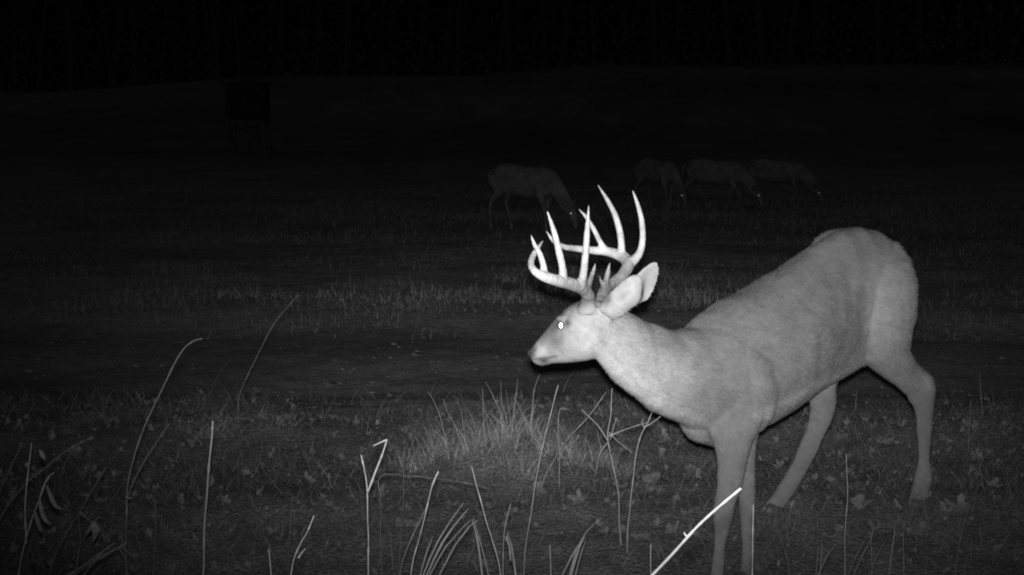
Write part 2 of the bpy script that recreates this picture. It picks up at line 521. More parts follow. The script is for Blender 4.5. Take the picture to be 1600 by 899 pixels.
def blend(val, mask):
    global coat
    coat = coat * (1 - np.clip(mask, 0, 1)) + val * np.clip(mask, 0, 1)


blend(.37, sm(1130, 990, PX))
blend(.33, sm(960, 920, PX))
blend(.25, spot(1380, 470, 46, 110, 5))
blend(.22, sm(690, 740, PY))                                  # neck, head, haunch above paler, partly as painted-in flash gradient
blend(.46, spot(985, 600, 60, 22, 40))                          # throat and chest bib
blend(.46, spot(1040, 640, 60, 18, 25))
blend(.24, spot(1050, 535, 55, 18, 5))                          # dark mane of the neck
blend(.24, spot(990, 495, 30, 10, 40))
blend(.27, spot(1045, 612, 10, 12) * .6)
blend(.36, spot(1060, 585, 30, 20) * .5)
blend(.26, spot(1090, 575, 12, 14) * .35)
blend(.27, spot(1305, 380, 30, 12, -20) * .6)
blend(.27, spot(1340, 425, 12, 25) * .5)
blend(.29, spot(1395, 470, 10, 45, 10) * .5)
blend(.34, spot(1365, 480, 16, 55, 5) * .55)
blend(.34, spot(1270, 606, 95, 9, -27) * .8)                    # pale belly line
blend(.34, spot(1195, 650, 16, 14) * .6)
blend(.33, spot(1330, 565, 20, 14) * .5)
blend(.24, spot(1170, 660, 9, 50, 10) * .5)
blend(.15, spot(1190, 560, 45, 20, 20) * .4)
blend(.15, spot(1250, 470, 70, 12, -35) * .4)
blend(.13, spot(1342, 490, 8, 60, 4) * .5)  # shade of the crease before the thigh, painted into the coat
blend(.22, spot(1432, 600, 10, 16, -40) * .5)                   # tarsal patches
blend(.44, spot(1448, 600, 8, 16, -30) * .4)
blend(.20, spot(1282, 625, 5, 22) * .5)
blend(.16, sm(745, 790, PY) * sm(1395, 1405, PX) * .5)
# face
blend(.15, spot(866, 512, 34, 12, -50))
blend(.40, spot(912, 540, 24, 18))                          # dark bridge of the nose
blend(.15, spot(903, 473, 18, 8, -15))                          # crown
blend(.08, spot(830, 551, 5, 9, 15))                            # nose pad
blend(.44, spot(847, 547, 9, 10, -20))                         # pale muzzle
blend(.10, spot(850, 562, 7, 5))                                # dark chin spot
blend(.44, spot(885, 560, 30, 6))                               # white jaw
blend(.20, spot(868, 534, 10, 12, 30) * .8)
blend(.38, spot(879, 508, 3, 13, 20))                         # pale eye ring
blend(.36, spot(892, 514, 4, 4))
blend(.10, spot(886, 505, 6, 7))
blend(.09, spot(918, 467, 14, 11)); blend(.12, spot(943, 466, 9, 12))
blend(.30, spot(926, 497, 6, 14, -20) * .6)
blend(.38, spot(970, 470, 26, 14, -42))                         # ears
blend(.30, spot(1012, 440, 12, 26, 30))  # far ear darker than the near one: its shading is in the colour
blend(.05, spot(1004, 458, 2.6, 17, 8)); blend(.05, spot(996, 478, 2.6, 9, 35)); blend(.20, spot(975, 463, 10, 5, -40) * .5); blend(.13, spot(950, 468, 6, 9, 20))  # dark ear rims, plus painted shade inside the near ear
for q_ in range(12):                                            # shade of the groove between jaw and throat, painted into the coat
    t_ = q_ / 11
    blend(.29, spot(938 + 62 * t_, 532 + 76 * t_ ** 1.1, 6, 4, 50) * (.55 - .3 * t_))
for q_ in range(9):                                             # mouth line
    blend(.12, spot(836 + 4 * q_, 562 - .6 * q_, 3.5, 1.8, -12) * .7)
blend(.08, spot(836, 547, 3, 2.2))                              # nostril
blend(.2, spot(833, 547, 2.5, 2))
for q_ in range(4):                                             # skin folds below the ear, only their shade painted in
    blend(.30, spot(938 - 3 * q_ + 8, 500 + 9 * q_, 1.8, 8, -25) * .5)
blend(.05, spot(828, 552, 7, 10, 15))                           # nose pad again over the muzzle
blend(.08, spot(850, 563, 8, 4))
blend(.46, spot(846, 549, 7, 7) * .7)
streak = vnoise(PX, PY, .18, 51) * .5 + vnoise(PX, PY, .07, 52) * .6 + vnoise(PX, PY, .03, 53) * .4
ua_, va_ = PX * .86 + PY * .5, -PX * .5 + PY * .86
lie = vnoise(ua_, va_ * 6, .045, 54) + .8 * vnoise(ua_, va_ * 5, .10, 55)
coat = coat * (1 + .24 * streak + .10 * lie)
set_attr(body_me, 'coat', coat)

buck = empty('whitetail_buck', buck_loc)
tag(buck, 'large pale antlered buck standing side on with lowered head, beside the grass tussock', 'deer')
link('body', body_me, M_fur, buck)
# short lying hair over the whole skin
fr = np.random.default_rng(90)
nv_ = np.empty(len(body_me.vertices) * 3); body_me.vertices.foreach_get('normal', nv_); nv_ = nv_.reshape(-1, 3)
pick = fr.integers(0, len(co), 200000)
pick = pick[~((PX[pick] > 950) & (PY[pick] < 486) & (PX[pick] < 1040) & (PY[pick] < 486 - (PX[pick] - 985) * .25)) | (fr.uniform(0, 1, len(pick)) < .12)]
pick = pick[((PX[pick] - 886) / 10) ** 2 + ((PY[pick] - 505) / 11) ** 2 > 1]
hp, hn = co[pick], nv_[pick]
flow = np.array([.80, .45, -.45]) + np.zeros((len(pick), 3))
onhead = (sm(985, 935, PX[pick]) * sm(600, 560, PY[pick]))[:, None]
flow = flow * (1 - onhead) + np.array([.95, -.2, -.1]) * onhead
legz = sm(.50, .36, (hp + buck_loc)[:, 2])[:, None]
flow = flow * (1 - legz) + np.array([.15, .1, -1]) * legz
flow = flow + fr.normal(0, .22, flow.shape)
flow = flow - hn * np.sum(flow * hn, 1)[:, None]
flow /= np.linalg.norm(flow, axis=1)[:, None] + 1e-9
hl_ = fr.uniform(.009, .02, len(pick)) * (1 - .55 * onhead[:, 0]) * (1 - .6 * (sm(925, 945, PX[pick]) * sm(1045, 1030, PX[pick]) * sm(505, 490, PY[pick]))) * (1 - .4 * legz[:, 0])
hs = np.cross(hn, flow) * .0006
tip_ = hp + (flow * .94 + hn * fr.uniform(.12, .36, len(pick))[:, None]) * hl_[:, None]
hp = hp - hn * .0004 + np.cross(hn, flow) * fr.uniform(-.002, .002, len(pick))[:, None]
HV = np.stack([hp - hs, hp + hs, tip_], 1).reshape(-1, 3)
hme = mesh_np('fur', HV, np.arange(len(HV)).reshape(-1, 3))
set_attr(hme, 'coat', np.repeat(coat[pick] * fr.uniform(.78, 1.28, len(pick)), 3))
fo = link('fur', hme, M_hair, buck); fo['kind'] = 'stuff'


def antler(beams, voxel=.0032):
    a = Geo()
    for P in beams:
        P = np.array(P, float)
        S = spline(P, max(12, len(P) * 6))
        pts = [at(p[0], p[1], p[2]) for p in S]
        rad = [max(p[3], .8) / F * p[2] for p in S]
        a.tube(pts, rad, 14)
        a.ball(pts[-1], (rad[-1],) * 3, nu=8, nv=6)
    me = fuse(a, 'antler', voxel, 4, .5, buck_loc)
    c_ = np.empty(len(me.vertices) * 3); me.vertices.foreach_get('co', c_); c_ = c_.reshape(-1, 3)
    b0 = at(*beams[0][1][:3]) - buck_loc
    dist = np.linalg.norm(c_ - b0, axis=1)
    nn_ = np.empty(len(me.vertices) * 3); me.vertices.foreach_get('normal', nn_); nn_ = nn_.reshape(-1, 3)
    pearl = np.array([mnoise.noise(Vector(p * 150)) for p in c_]) * .0013 * (sm(.14, .01, dist) + .15)
    me.vertices.foreach_set('co', (c_ + nn_ * pearl[:, None]).ravel()); me.update()
    set_attr(me, 'bone', (.15 + .31 * sm(.015, .12, dist) + .09 * sm(.1, .3, dist)) * (1 + .22 * np.array([mnoise.noise(Vector(p * 30)) for p in c_])))
    return me


near_beams = [
    [(920, 470, 3.596, 9), (919, 462, 3.59, 10.5), (911, 452, 3.572, 10), (893, 444, 3.52, 10), (872, 439, 3.45, 9.5), (852, 433, 3.41, 8.5), (838, 426, 3.41, 6.5), (830, 415, 3.43, 5.5), (832, 402, 3.47, 5), (840, 389, 3.51, 4), (848, 377, 3.54, 1.6)],
    [(908, 448, 3.55, 8), (912, 425, 3.53, 6.2), (915, 395, 3.52, 5.6), (917.5, 360, 3.52, 4.6), (920, 321, 3.53, 1.4)],
    [(880, 440, 3.47, 8), (879, 420, 3.46, 6.2), (873, 392, 3.45, 5.6), (865, 360, 3.45, 4.4), (855, 330, 3.46, 1.4)],
    [(850, 433, 3.42, 7), (849, 415, 3.42, 5.2), (843, 396, 3.43, 4.5), (835, 382, 3.44, 3.4), (829.5, 367, 3.45, 1.3)],
    [(917, 454, 3.58, 6), (921, 441, 3.59, 4.6), (926, 427, 3.60, 3.8), (930.5, 412, 3.61, 1.4)]]
far_beams = [
    [(939, 468, 3.695, 8.5), (943, 458, 3.708, 9.5), (956, 444, 3.75, 9), (970, 433, 3.80, 9), (979, 421, 3.86, 9.5), (981, 411, 3.90, 10), (972, 401, 3.94, 9.5), (952, 394, 3.96, 7.5), (928, 391.5, 3.95, 6.5), (903, 389, 3.92, 5.4), (882, 386, 3.88, 4.6), (866, 378, 3.85, 3.6), (854, 362, 3.84, 1.3)],
    [(983, 412, 3.89, 9), (992, 405, 3.90, 7.5), (1000, 394, 3.90, 6), (1004, 375, 3.90, 5.2), (1003, 348, 3.90, 4.6), (997, 322, 3.91, 3.6), (988.5, 298, 3.92, 1.3)],
    [(970, 402, 3.94, 8), (971, 384, 3.94, 5.8), (968, 360, 3.95, 5.4), (960, 334, 3.96, 4.6), (948, 311, 3.97, 3.4), (934.5, 290, 3.98, 1.3)],
    [(948, 394, 3.96, 6.5), (938, 379, 3.96, 4.4), (929, 361, 3.97, 4), (917, 341, 3.97, 3.1), (904.5, 327, 3.98, 1.2)],
    [(944, 452, 3.71, 7), (948, 435, 3.72, 4.6), (950, 424, 3.72, 3.8), (953, 411, 3.73, 1.3)],
    [(943, 448, 3.71, 4), (939, 440, 3.71, 2.6), (937, 432, 3.71, 1.0)]]
link('antler', antler(near_beams), M_antler, buck)
link('antler', antler(far_beams), M_antler, buck)


def eye(center, normal, up, r, parent, origin):
    """dark ball with a mirror-like tapetum showing through the pupil"""
    e = Geo(); e.ball(center, (r, r, r), nu=16, nv=12)
    eo = link('eye', e.mesh('eye', origin), M_eye, parent)
    nrm = unit(normal); sd = unit(np.cross(up, nrm)); u2 = np.cross(nrm, sd)
    V = [center + nrm * r * 1.05]; Fs = []
    for k in range(16):
        t = 2 * math.pi * k / 16
        V.append(center + sd * math.cos(t) * r * .38 + u2 * math.sin(t) * r * .58 + nrm * r * 1.0)
    for k in range(16): Fs.append((0, 1 + k, 1 + (k + 1) % 16))
    me = mesh_np('tapetum', np.array(V) - np.array(origin), Fs, True)
    link('tapetum', me, M_tapetum, eo)
    return eo


CAMP = np.array([0, 0, EYE])
ec = at(887.5, 505, 3.66) + LH * .0525
eye(ec, CAMP - ec, np.array([0, 0, 1.0]), .0112, buck, buck_loc)
ec2 = at(886, 505, 3.66) - LH * .0525
eye(ec2, -LH + np.array([-.3, 0, .1]), np.array([0, 0, 1.0]), .0112, buck, buck_loc)


def hoof(top_a, top_b, bot_a, bot_b):
    """two horn toes side by side"""
    a = Geo()
    A1, B1 = at(*top_a), at(*top_b); A2, B2 = at(*bot_a), at(*bot_b)
    for sgn in (1, -1):
        L = LT * sgn
        a.loft([(A1 + L * .009, B1 + L * .009, LT, .011, 0), (A2 * .4 + A1 * .6 + L * .010, B2 * .4 + B1 * .6 + L * .01, LT, .0125, 0), (A2 + L * .011, B2 + L * .011, LT, .012, 0)], 12)
    link('hoof', a.mesh('hoof', buck_loc), M_hoof, buck)


hoof((1424, 778, 4.475), (1446, 782, 4.485), (1419, 799, 4.46), (1441, 801, 4.475))
hoof((1199, 785, 4.425), (1222, 795, 4.435), (1188, 803, 4.41), (1212, 811, 4.425))
hoof((1104, 924, 3.875), (1128, 928, 3.89), (1096, 948, 3.86), (1122, 950, 3.875))
hoof((1152, 900, 4.06), (1175, 903, 4.08), (1145, 922, 4.05), (1169, 924, 4.065))

# ------------------------------------------------------------------ does grazing in the dark


def doe_meshes(stride):
    """local frame: nose towards +x, hooves at z = 0"""
    d = Geo()
    ey = np.array([0, 1.0, 0]); ez = np.array([0, 0, 1.0])
    def R(s, zt, zb, hw): return (np.array([s, 0, zt]), np.array([s, 0, zb]), ey, hw, 0)
    d.loft([R(-.55, .66, .58, .03), R(-.53, .74, .54, .08), (R(-.46, .82, .50, .12)), R(-.36, .86, .46, .14), R(-.2, .85, .44, .145), R(0, .82, .42, .15), R(.2, .81, .41, .15), R(.34, .82, .42, .13), R(.45, .79, .46, .1), R(.52, .72, .52, .07)], 20)
    nk = [((.34, .81), (.42, .46), .10), ((.52, .75), (.50, .45), .08), ((.64, .61), (.55, .37), .066), ((.74, .47), (.63, .28), .056), ((.80, .36), (.69, .22), .05)]
    d.loft([(np.array([a, 0, z]), np.array([c, 0, q]), ey, hw, 0) for (a, z), (c, q), hw in nk], 18)
    hd = [((.76, .36), (.68, .25), .04), ((.82, .31), (.72, .20), .055), ((.85, .25), (.76, .15), .05), ((.86, .18), (.80, .10), .034), ((.865, .11), (.83, .06), .026), ((.86, .07), (.845, .045), .017)]
    d.loft([(np.array([a, 0, z]), np.array([c, 0, q]), ey, hw, 0) for (a, z), (c, q), hw in hd], 16)
    for sg in (1, -1):
        d.tube([(.75, .04 * sg, .34), (.73, .10 * sg, .40), (.70, .15 * sg, .43)], [.02, .035, .006], 10)
    st = stride
    for sg, o in ((1, st), (-1, -st)):
        y = .085 * sg
        d.tube([(-.40, y, .70), (-.38, y, .58), (-.36 + .2 * o, y, .47), (-.45 + .6 * o, y, .33), (-.41 + o, y, .12), (-.40 + o, y, .05), (-.39 + o, y, .0)], [.10, .095, .055, .026, .017, .02, .024], 12)
        o2 = -o * .8
        d.tube([(.33, y, .62), (.34, y, .46), (.35 + .4 * o2, y, .36), (.36 + .7 * o2, y, .24), (.36 + o2, y, .07), (.37 + o2, y, .0)], [.085, .06, .034, .023, .018, .023], 12)
    d.tube([(-.52, 0, .76), (-.58, 0, .70), (-.58, 0, .60), (-.56, 0, .54)], [.03, .04, .035, .01], 10)
    return fuse(d, 'body', .012, 4, .5)


doe_a, doe_b = doe_meshes(.10), doe_meshes(.22)


def doe(x, y, yaw, body, label, sc=1.0, eye_px=None):
    z = gz1(x, y)
    r = empty('whitetail_doe', (x, y, z))
    tag(r, label, 'deer', 'does grazing in the dark field')
    o = link('body', body, M_doe, r)
    o.rotation_euler = (0, 0, yaw); o.scale = (sc,) * 3
    c, s = math.cos(yaw), math.sin(yaw)
    for sg in (1, -1):
        p = np.array([.80 * sc, .047 * sg * sc, .255 * sc])
        q = np.array([x + c * p[0] - s * p[1], y + s * p[0] + c * p[1], z + p[2]])
        nl = np.array([-s * sg, c * sg, 0])
        facing = (CAMP - q) @ nl > 0
        eye(q, (CAMP - q) if facing else nl, np.array([0, 0, 1.0]), .014 * sc, r, (x, y, z))


doe(.16, 17.2, math.radians(-42), doe_a, 'grazing doe in the dark directly behind the buck antlers, the nearest of the far deer', 1.02)
doe(3.40, 22.4, math.radians(-32), doe_b, 'faint doe mid stride in the dark, standing between two other does', 1.0)
doe(4.66, 23.6, math.radians(-28), doe_a, 'faint doe with lowered head, the farthest right of the dark field', .98)
doe(2.45, 22.6, math.radians(-62), doe_a, 'faint doe seen nearly end on, just above the tallest antler tine', 1.0)

# ------------------------------------------------------------------ hunting blind on stilts
bx, by = -10.0, 51.0
bz = gz1(bx, by)
bl = empty('hunting_blind', (bx, by, bz))
tag(bl, 'dark box hunting blind raised on braced timber legs in the far field', 'hunting blind')


def part(name, geo, m, parent=bl, label=None): return link(name, geo.mesh(name, (0, 0, 0), False), m, parent)


FL = 1.22; HT = 1.42; hw = .70
for (x0, y0, x1, y1) in ((-hw, -hw, hw, -hw + .03), (-hw, hw - .03, hw, hw), (-hw, -hw + .032, -hw + .03, hw - .032), (hw - .03, -hw + .032, hw, hw - .032)):
    q = Geo(); q.box((x0, y0, FL + .06), (x1, y1, FL + HT)); w1 = part('wall', q, M_blind)
q = Geo(); q.box((-hw - .03, -hw - .03, FL), (hw + .03, hw + .03, FL + .058)); part('floor_deck', q, M_wood)
q = Geo()
q.add([(-hw - .1, -hw - .1, FL + HT + .003), (hw + .1, -hw - .1, FL + HT + .003), (hw + .1, hw + .1, FL + HT + .003), (-hw - .1, hw + .1, FL + HT + .003), (-hw - .1, -hw - .1, FL + HT + .05), (hw + .1, -hw - .1, FL + HT + .05), (hw + .1, hw + .1, FL + HT + .05), (-hw - .1, hw + .1, FL + HT + .05), (0, 0, FL + HT + .15)],
      [(3, 2, 1, 0), (0, 1, 5, 4), (1, 2, 6, 5), (2, 3, 7, 6), (3, 0, 4, 7), (4, 5, 8), (5, 6, 8), (6, 7, 8), (7, 4, 8)])
part('roof', q, M_blind)
for x0 in (-.5, .12):
    q = Geo(); q.box((x0, -hw - .012, FL + .75), (x0 + .38, -hw - .002, FL + 1.08)); part('window', q, M_blind_in)
tops = [(-.62, -.62), (.62, -.62), (.62, .62), (-.62, .62)]
feet = [(a * 1.22, c * 1.22) for a, c in tops]
for (a, c), (e, f) in zip(tops, feet):
    q = Geo(); q.tube([(e, f, gz1(bx + e, by + f) - bz - .1), (a, c, FL - .002)], .05, 4); part('leg', q, M_wood)
for i in range(4):
    j = (i + 1) % 4
    for p1, p2 in ((feet[i], tops[j]), (feet[j], tops[i])):
        q = Geo(); off = .03 if p1 is feet[i] else -.03
        q.tube([(p1[0] * .98 + off, p1[1] * .98 + off, .15), (p2[0] + off, p2[1] + off, FL - .12)], .025, 4); part('brace', q, M_wood)
for sx in (-.2, .2):
    q = Geo(); q.tube([(sx, hw + .55, -.05), (sx, hw + .06, FL + .05)], .025, 4); part('ladder_rail', q, M_wood)
for k in range(4):
    t = (k + .7) / 4.6
    q = Geo(); q.tube([(-.2, hw + .55 - .49 * t, -.05 + (FL + .1) * t), (.2, hw + .55 - .49 * t, -.05 + (FL + .1) * t)], .018, 4); part('rung', q, M_wood)

# ------------------------------------------------------------------ wood edge beyond the field


def tree_variant(seed, h):
    rr = random.Random(seed)
    tr, tw = Geo(), Geo()
    tipsV = []; tipsF = []
    def grow(p, d, ln, r, lev):
        n_ = 4 if lev == 0 else 3
        pts = [np.array(p)]; dd = np.array(d)
        for i in range(n_):
            dd = unit(dd + np.array([rr.uniform(-1, 1), rr.uniform(-1, 1), rr.uniform(-.2, .6)]) * (.10 if lev == 0 else .25))
            pts.append(pts[-1] + dd * ln / n_)
        rad = [r * (1 - .55 * i / n_) for i in range(n_ + 1)]
        (tr if lev < 2 else tw).tube(pts, rad, 7 if lev == 0 else (5 if lev == 1 else 3), lev < 2)
        if lev >= 3:
            return
        kids = (9, 6, 5)[lev]
        for k in range(kids):
            t = rr.uniform(.35, 1) if lev == 0 else rr.uniform(.25, 1)
            i = min(int(t * n_), n_ - 1)
            q = pts[i] * (1 - (t * n_ - i)) + pts[i + 1] * (t * n_ - i)
            az = rr.uniform(0, 6.283)
            side = np.array([math.cos(az), math.sin(az), rr.uniform(.1, .9)])
            grow(q, unit(side + dd * .5), ln * rr.uniform(.36, .6), rad[i] * .5, lev + 1)
            if lev >= 1:
                for _ in range(7):     # clinging leaves and fine twigs
                    c = q + np.array([rr.gauss(0, 1), rr.gauss(0, 1), rr.gauss(0, .8)]) * (.5 if lev == 1 else .35)
                    a_ = unit([rr.gauss(0, 1), rr.gauss(0, 1), rr.gauss(0, 1)]); b_ = unit(np.cross(a_, [rr.gauss(0, 1), rr.gauss(0, 1), rr.gauss(0, 1)]))
                    sz = rr.uniform(.12, .3)
                    tw.add([c - a_ * sz, c + b_ * sz * .5, c + a_ * sz, c - b_ * sz * .5], [(0, 1, 2, 3)])
    grow((0, 0, -.3), (0, 0, 1), h, .017 * h, 0)
    return tr.mesh('trunk', smooth=False), tw.mesh('crown', smooth=False)


variants = [tree_variant(100 + i, hh) for i, hh in enumerate((17, 20, 15, 19, 22))]
protos = []
for tm, cm in variants:
    t = bpy.data.objects.new('bare_tree', None)
    a1 = bpy.data.objects.new('trunk', tm); a2 = bpy.data.objects.new('crown', cm)
    tm.materials.append(M_bark); cm.materials.append(M_twig)
    protos.append((t, a1, a2))
tr_r = random.Random(5)
spots_ = []
for row, (yy, step) in enumerate(((113, 2.7), (120, 3.0), (129, 3.4), (140, 4.0), (154, 5.0))):
    x = -62 - row * 3
    while x < 62 + row * 3:
        spots_.append((x + tr_r.uniform(-1, 1), yy + tr_r.uniform(-2.5, 2.5)))
        x += step * tr_r.uniform(.75, 1.3)
for i, (x, y) in enumerate(spots_):
    t, a1, a2 = protos[tr_r.randrange(5)]
    c = t.copy(); COL.objects.link(c)
    c.location = (x, y, gz1(x, y)); c.rotation_euler = (0, 0, tr_r.uniform(0, 6.28))
    k = tr_r.uniform(.85, 1.15); c.scale = (k, k, k)
    tag(c, 'dim leafless tree standing in the wood along the far edge of the field', 'tree', 'trees along the far field edge')
    for q in (a1, a2):
        e = q.copy(); COL.objects.link(e); e.parent = c

ur = np.random.default_rng(8)
nu_ = 70000
ux = ur.uniform(-75, 75, nu_); uy = ur.uniform(111.5, 126, nu_)
uz = gz(ux, uy) + 13 * ur.uniform(0, 1, nu_) ** 1.4
uc = np.stack([ux, uy, uz], 1)
ua = ur.normal(0, 1, (nu_, 3)); ua /= np.linalg.norm(ua, axis=1)[:, None]
ub = np.cross(ua, ur.normal(0, 1, (nu_, 3))); ub /= np.linalg.norm(ub, axis=1)[:, None]
us = ur.uniform(.06, .2, nu_)[:, None]
UV = np.stack([uc - ua * us, uc + ub * us * .5, uc + ua * us, uc - ub * us * .5], 1).reshape(-1, 3)
tag(link('undergrowth', mesh_np('undergrowth', UV, np.arange(len(UV)).reshape(-1, 4)), M_twig), 'dark brush and saplings filling the wood beyond the field', kind='stuff')

# ------------------------------------------------------------------ grasses that nobody could count


def blades(name, P, H, Wd, lean, tone, seg=2, droop=.5, seed=1, mtl=None):
    """P: root points (N,3); thin tapering curved blades of given height, width and lean"""
    r = np.random.default_rng(seed)
    N = len(P)
    az = r.uniform(0, 2 * math.pi, N)
    dirh = np.stack([np.cos(az), np.sin(az), np.zeros(N)], 1)
    fa = r.uniform(0, math.pi, N)
    side = np.stack([np.cos(fa), np.sin(fa), np.zeros(N)], 1)
    rows = []
    for i in range(seg + 1):
        t = i / seg
        ang = lean * (1 - droop + 2 * droop * t)
        off = dirh * (np.sin(ang) * H * t)[:, None] + np.array([0, 0, 1.0]) * (np.cos(ang) * H * t)[:, None]
        c = P + off
        wd = (Wd * (1 - .85 * t))[:, None] * side / 2
        rows.append(np.stack([c - wd, c + wd], 1))
    VV = np.stack(rows, 1).reshape(N, -1, 3)      # N, (seg+1)*2, 3
    nv = (seg + 1) * 2
    base = (np.arange(N) * nv)[:, None]
    fs = []
    for i in range(seg):
        fs.append(np.stack([base[:, 0] + 2 * i, base[:, 0] + 2 * i + 1, base[:, 0] + 2 * i + 3, base[:, 0] + 2 * i + 2], 1))
    FF = np.concatenate(fs, 0)
    me = mesh_np(name, VV.reshape(-1, 3), FF)
    set_attr(me, 'tone', np.repeat(tone, nv))
    return me


def scatter(n_, x0, x1, y0, y1, seed, dens=None):
    r = np.random.default_rng(seed)
    x = r.uniform(x0, x1, n_); y = r.uniform(y0, y1, n_)
    keep = np.abs(x) < .46 * y + .5
    if dens is not None: keep &= r.uniform(0, 1, n_) < dens(x, y)
    x, y = x[keep], y[keep]
    return np.stack([x, y, gz(x, y) - .004], 1), r


def patch(x, y): return np.clip(.5 + 1.6 * vnoise(x, y, 1.3, 41) + .9 * vnoise(x, y, 4, 42), .06, 1)


P, r = scatter(140000, -3.2, 3.4, 2.2, 6.5, 61, lambda x, y: patch(x, y) * sm(6.6, 5.6, y + .4 * vnoise(x, y, 1.2, 43)))
N = len(P)
me = blades('verge_grass', P, r.gamma(4, .014, N) + .015, r.uniform(.0015, .0038, N), r.uniform(.3, 1.45, N), r.uniform(.08, .21, N), 3, .35, 1)
tag(link('verge_grass', me, M_blade), 'short matted dry grass on the bank in front of the buck', kind='stuff')
P, r = scatter(60000, -2.6, 2.6, 3.2, 5.2, 67, lambda x, y: np.clip(.5 + 1.2 * vnoise(x, y, 2.2, 57) + .8 * vnoise(x, y, 7, 59), .08, 1))
N = len(P)
me = blades('bank_grass', P, r.gamma(3, .014, N) + .012, r.uniform(.0012, .003, N), r.uniform(.5, 1.5, N), r.uniform(.08, .26, N), 3, .4, 7)
tag(link('bank_grass', me, M_blade), 'fine tangled grass on the near slope of the bank', kind='stuff')
P, r = scatter(15000, -3.2, 3.4, 2.6, 6.2, 65, lambda x, y: np.clip(.25 + 1.8 * vnoise(x, y, 1.6, 55) + .6 * vnoise(x, y, 6, 56), 0, 1))
N = len(P)
me = blades('matted_straw', P, r.gamma(3, .035, N) + .05, r.uniform(.0012, .0026, N), .5 + r.gamma(3, .26, N), r.uniform(.12, .42, N), 5, .6, 6)
tag(link('matted_straw', me, M_blade), 'long tangled dead grass lying over the bank', kind='stuff')
P, r = scatter(190000, -8, 8, 8.2, 15.5, 62, lambda x, y: np.clip(.42 + 1.5 * vnoise(x, y, .7, 44) + 1.0 * vnoise(x, y, 2.3, 45), .02, 1) * sm(7.6, 10.2, y + 2.4 * vnoise(x, y, .7, 46) + .8 * vnoise(x, y, 2.5, 49)) * sm(16, 11.5, y + 2.5 * vnoise(x, y, .6, 48)))
N = len(P)
# two paler, ranker patches of grass beside the track
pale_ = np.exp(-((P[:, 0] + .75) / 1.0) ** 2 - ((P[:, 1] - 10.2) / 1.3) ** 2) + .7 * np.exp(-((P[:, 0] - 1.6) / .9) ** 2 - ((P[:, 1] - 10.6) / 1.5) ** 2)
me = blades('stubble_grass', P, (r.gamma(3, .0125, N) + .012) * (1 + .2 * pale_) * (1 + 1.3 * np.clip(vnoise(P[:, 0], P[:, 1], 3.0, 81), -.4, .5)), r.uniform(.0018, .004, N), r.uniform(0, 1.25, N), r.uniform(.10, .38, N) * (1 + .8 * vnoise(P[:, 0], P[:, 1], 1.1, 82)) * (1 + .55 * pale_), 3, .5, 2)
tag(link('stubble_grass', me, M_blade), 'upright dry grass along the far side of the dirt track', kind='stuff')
P, r = scatter(150000, -18, 18, 15, 34, 63, lambda x, y: np.clip(.4 + 1.4 * vnoise(x, y, .5, 47), 0, 1))
N = len(P)
me = blades('meadow_grass', P, r.gamma(4, .014, N) + .02, r.uniform(.003, .007, N), r.uniform(.1, 1.1, N), r.uniform(.12, .36, N), 2, .4, 3)
tag(link('meadow_grass', me, M_blade), 'low meadow grass fading into the dark', kind='stuff')
# sparse straw on the track
P, r = scatter(5200, -4.5, 4.5, 5.6, 9.4, 64, lambda x, y: np.clip(.5 + 1.6 * vnoise(x, y, 1.1, 58), .05, 1))
N = len(P)
me = blades('track_straw', P + np.array([0, 0, .006]), r.uniform(.02, .09, N), r.uniform(.0015, .004, N), r.uniform(1.25, 1.55, N), r.uniform(.15, .4, N), 2, .03, 4)
tag(link('track_straw', me, M_blade), 'scattered straw lying on the bare dirt track', kind='stuff')

# grass closing over the hind hooves
hr_ = np.random.default_rng(68)
hx = np.concatenate([hr_.normal(at(cx0, cy0, Y0)[0], .055, 420) for cx0, cy0, Y0 in ((1430, 798, 4.45), (1203, 806, 4.4))])
hy = np.concatenate([hr_.normal(Y0 - .045, .04, 420) for Y0 in (4.45, 4.4)])
P = np.stack([hx, hy, gz(hx, hy) - .004], 1); N = len(P)
me = blades('hoof_grass', P, hr_.gamma(3, .013, N) + .012, hr_.uniform(.0012, .003, N), hr_.uniform(.1, 1.1, N), hr_.uniform(.09, .26, N), 3, .4, 8)
tag(link('hoof_grass', me, M_blade), 'short grass closing over the hind hooves of the buck', kind='stuff')

# clods of dry soil on the track
cr = np.random.default_rng(66)
nc = 2000
cx_ = cr.uniform(-4.5, 4.5, nc); cy_ = cr.uniform(5.4, 10, nc)
kp = (np.abs(cx_) < .46 * cy_ + .3) & (cr.uniform(0, 1, nc) < np.clip(.4 + 1.6 * vnoise(cx_, cy_, 1.5, 71), .05, 1))
cx_, cy_ = cx_[kp], cy_[kp]
oct_v = np.array([[1, 0, 0], [-1, 0, 0], [0, 1, 0], [0, -1, 0], [0, 0, 1], [0, 0, -.4], [.6, .6, .6], [-.6, -.6, .6]])
oct_f = np.array([[0, 6, 4], [2, 4, 6], [0, 2, 6], [2, 1, 4], [1, 7, 4], [1, 3, 7], [3, 4, 7], [3, 0, 4]])
cs = cr.gamma(2.2, .0035, len(cx_)) + .003
CV = oct_v[None] * cs[:, None, None] * cr.uniform(.5, 1.2, (len(cx_), 8, 3)) * np.array([1.2, 1.0, .6]) + np.stack([cx_, cy_, gz(cx_, cy_)], 1)[:, None]
CF = (oct_f[None] + (np.arange(len(cx_)) * 8)[:, None, None]).reshape(-1, 3)
cme = mesh_np('soil_clods', CV.reshape(-1, 3), CF)
set_attr(cme, 'tone', np.repeat(cr.uniform(.10, .24, len(cx_)), 8))
tag(link('soil_clods', cme, M_blade), 'small clods and bits strewn over the bare dirt track', kind='stuff')

# leaf litter too small to pick apart


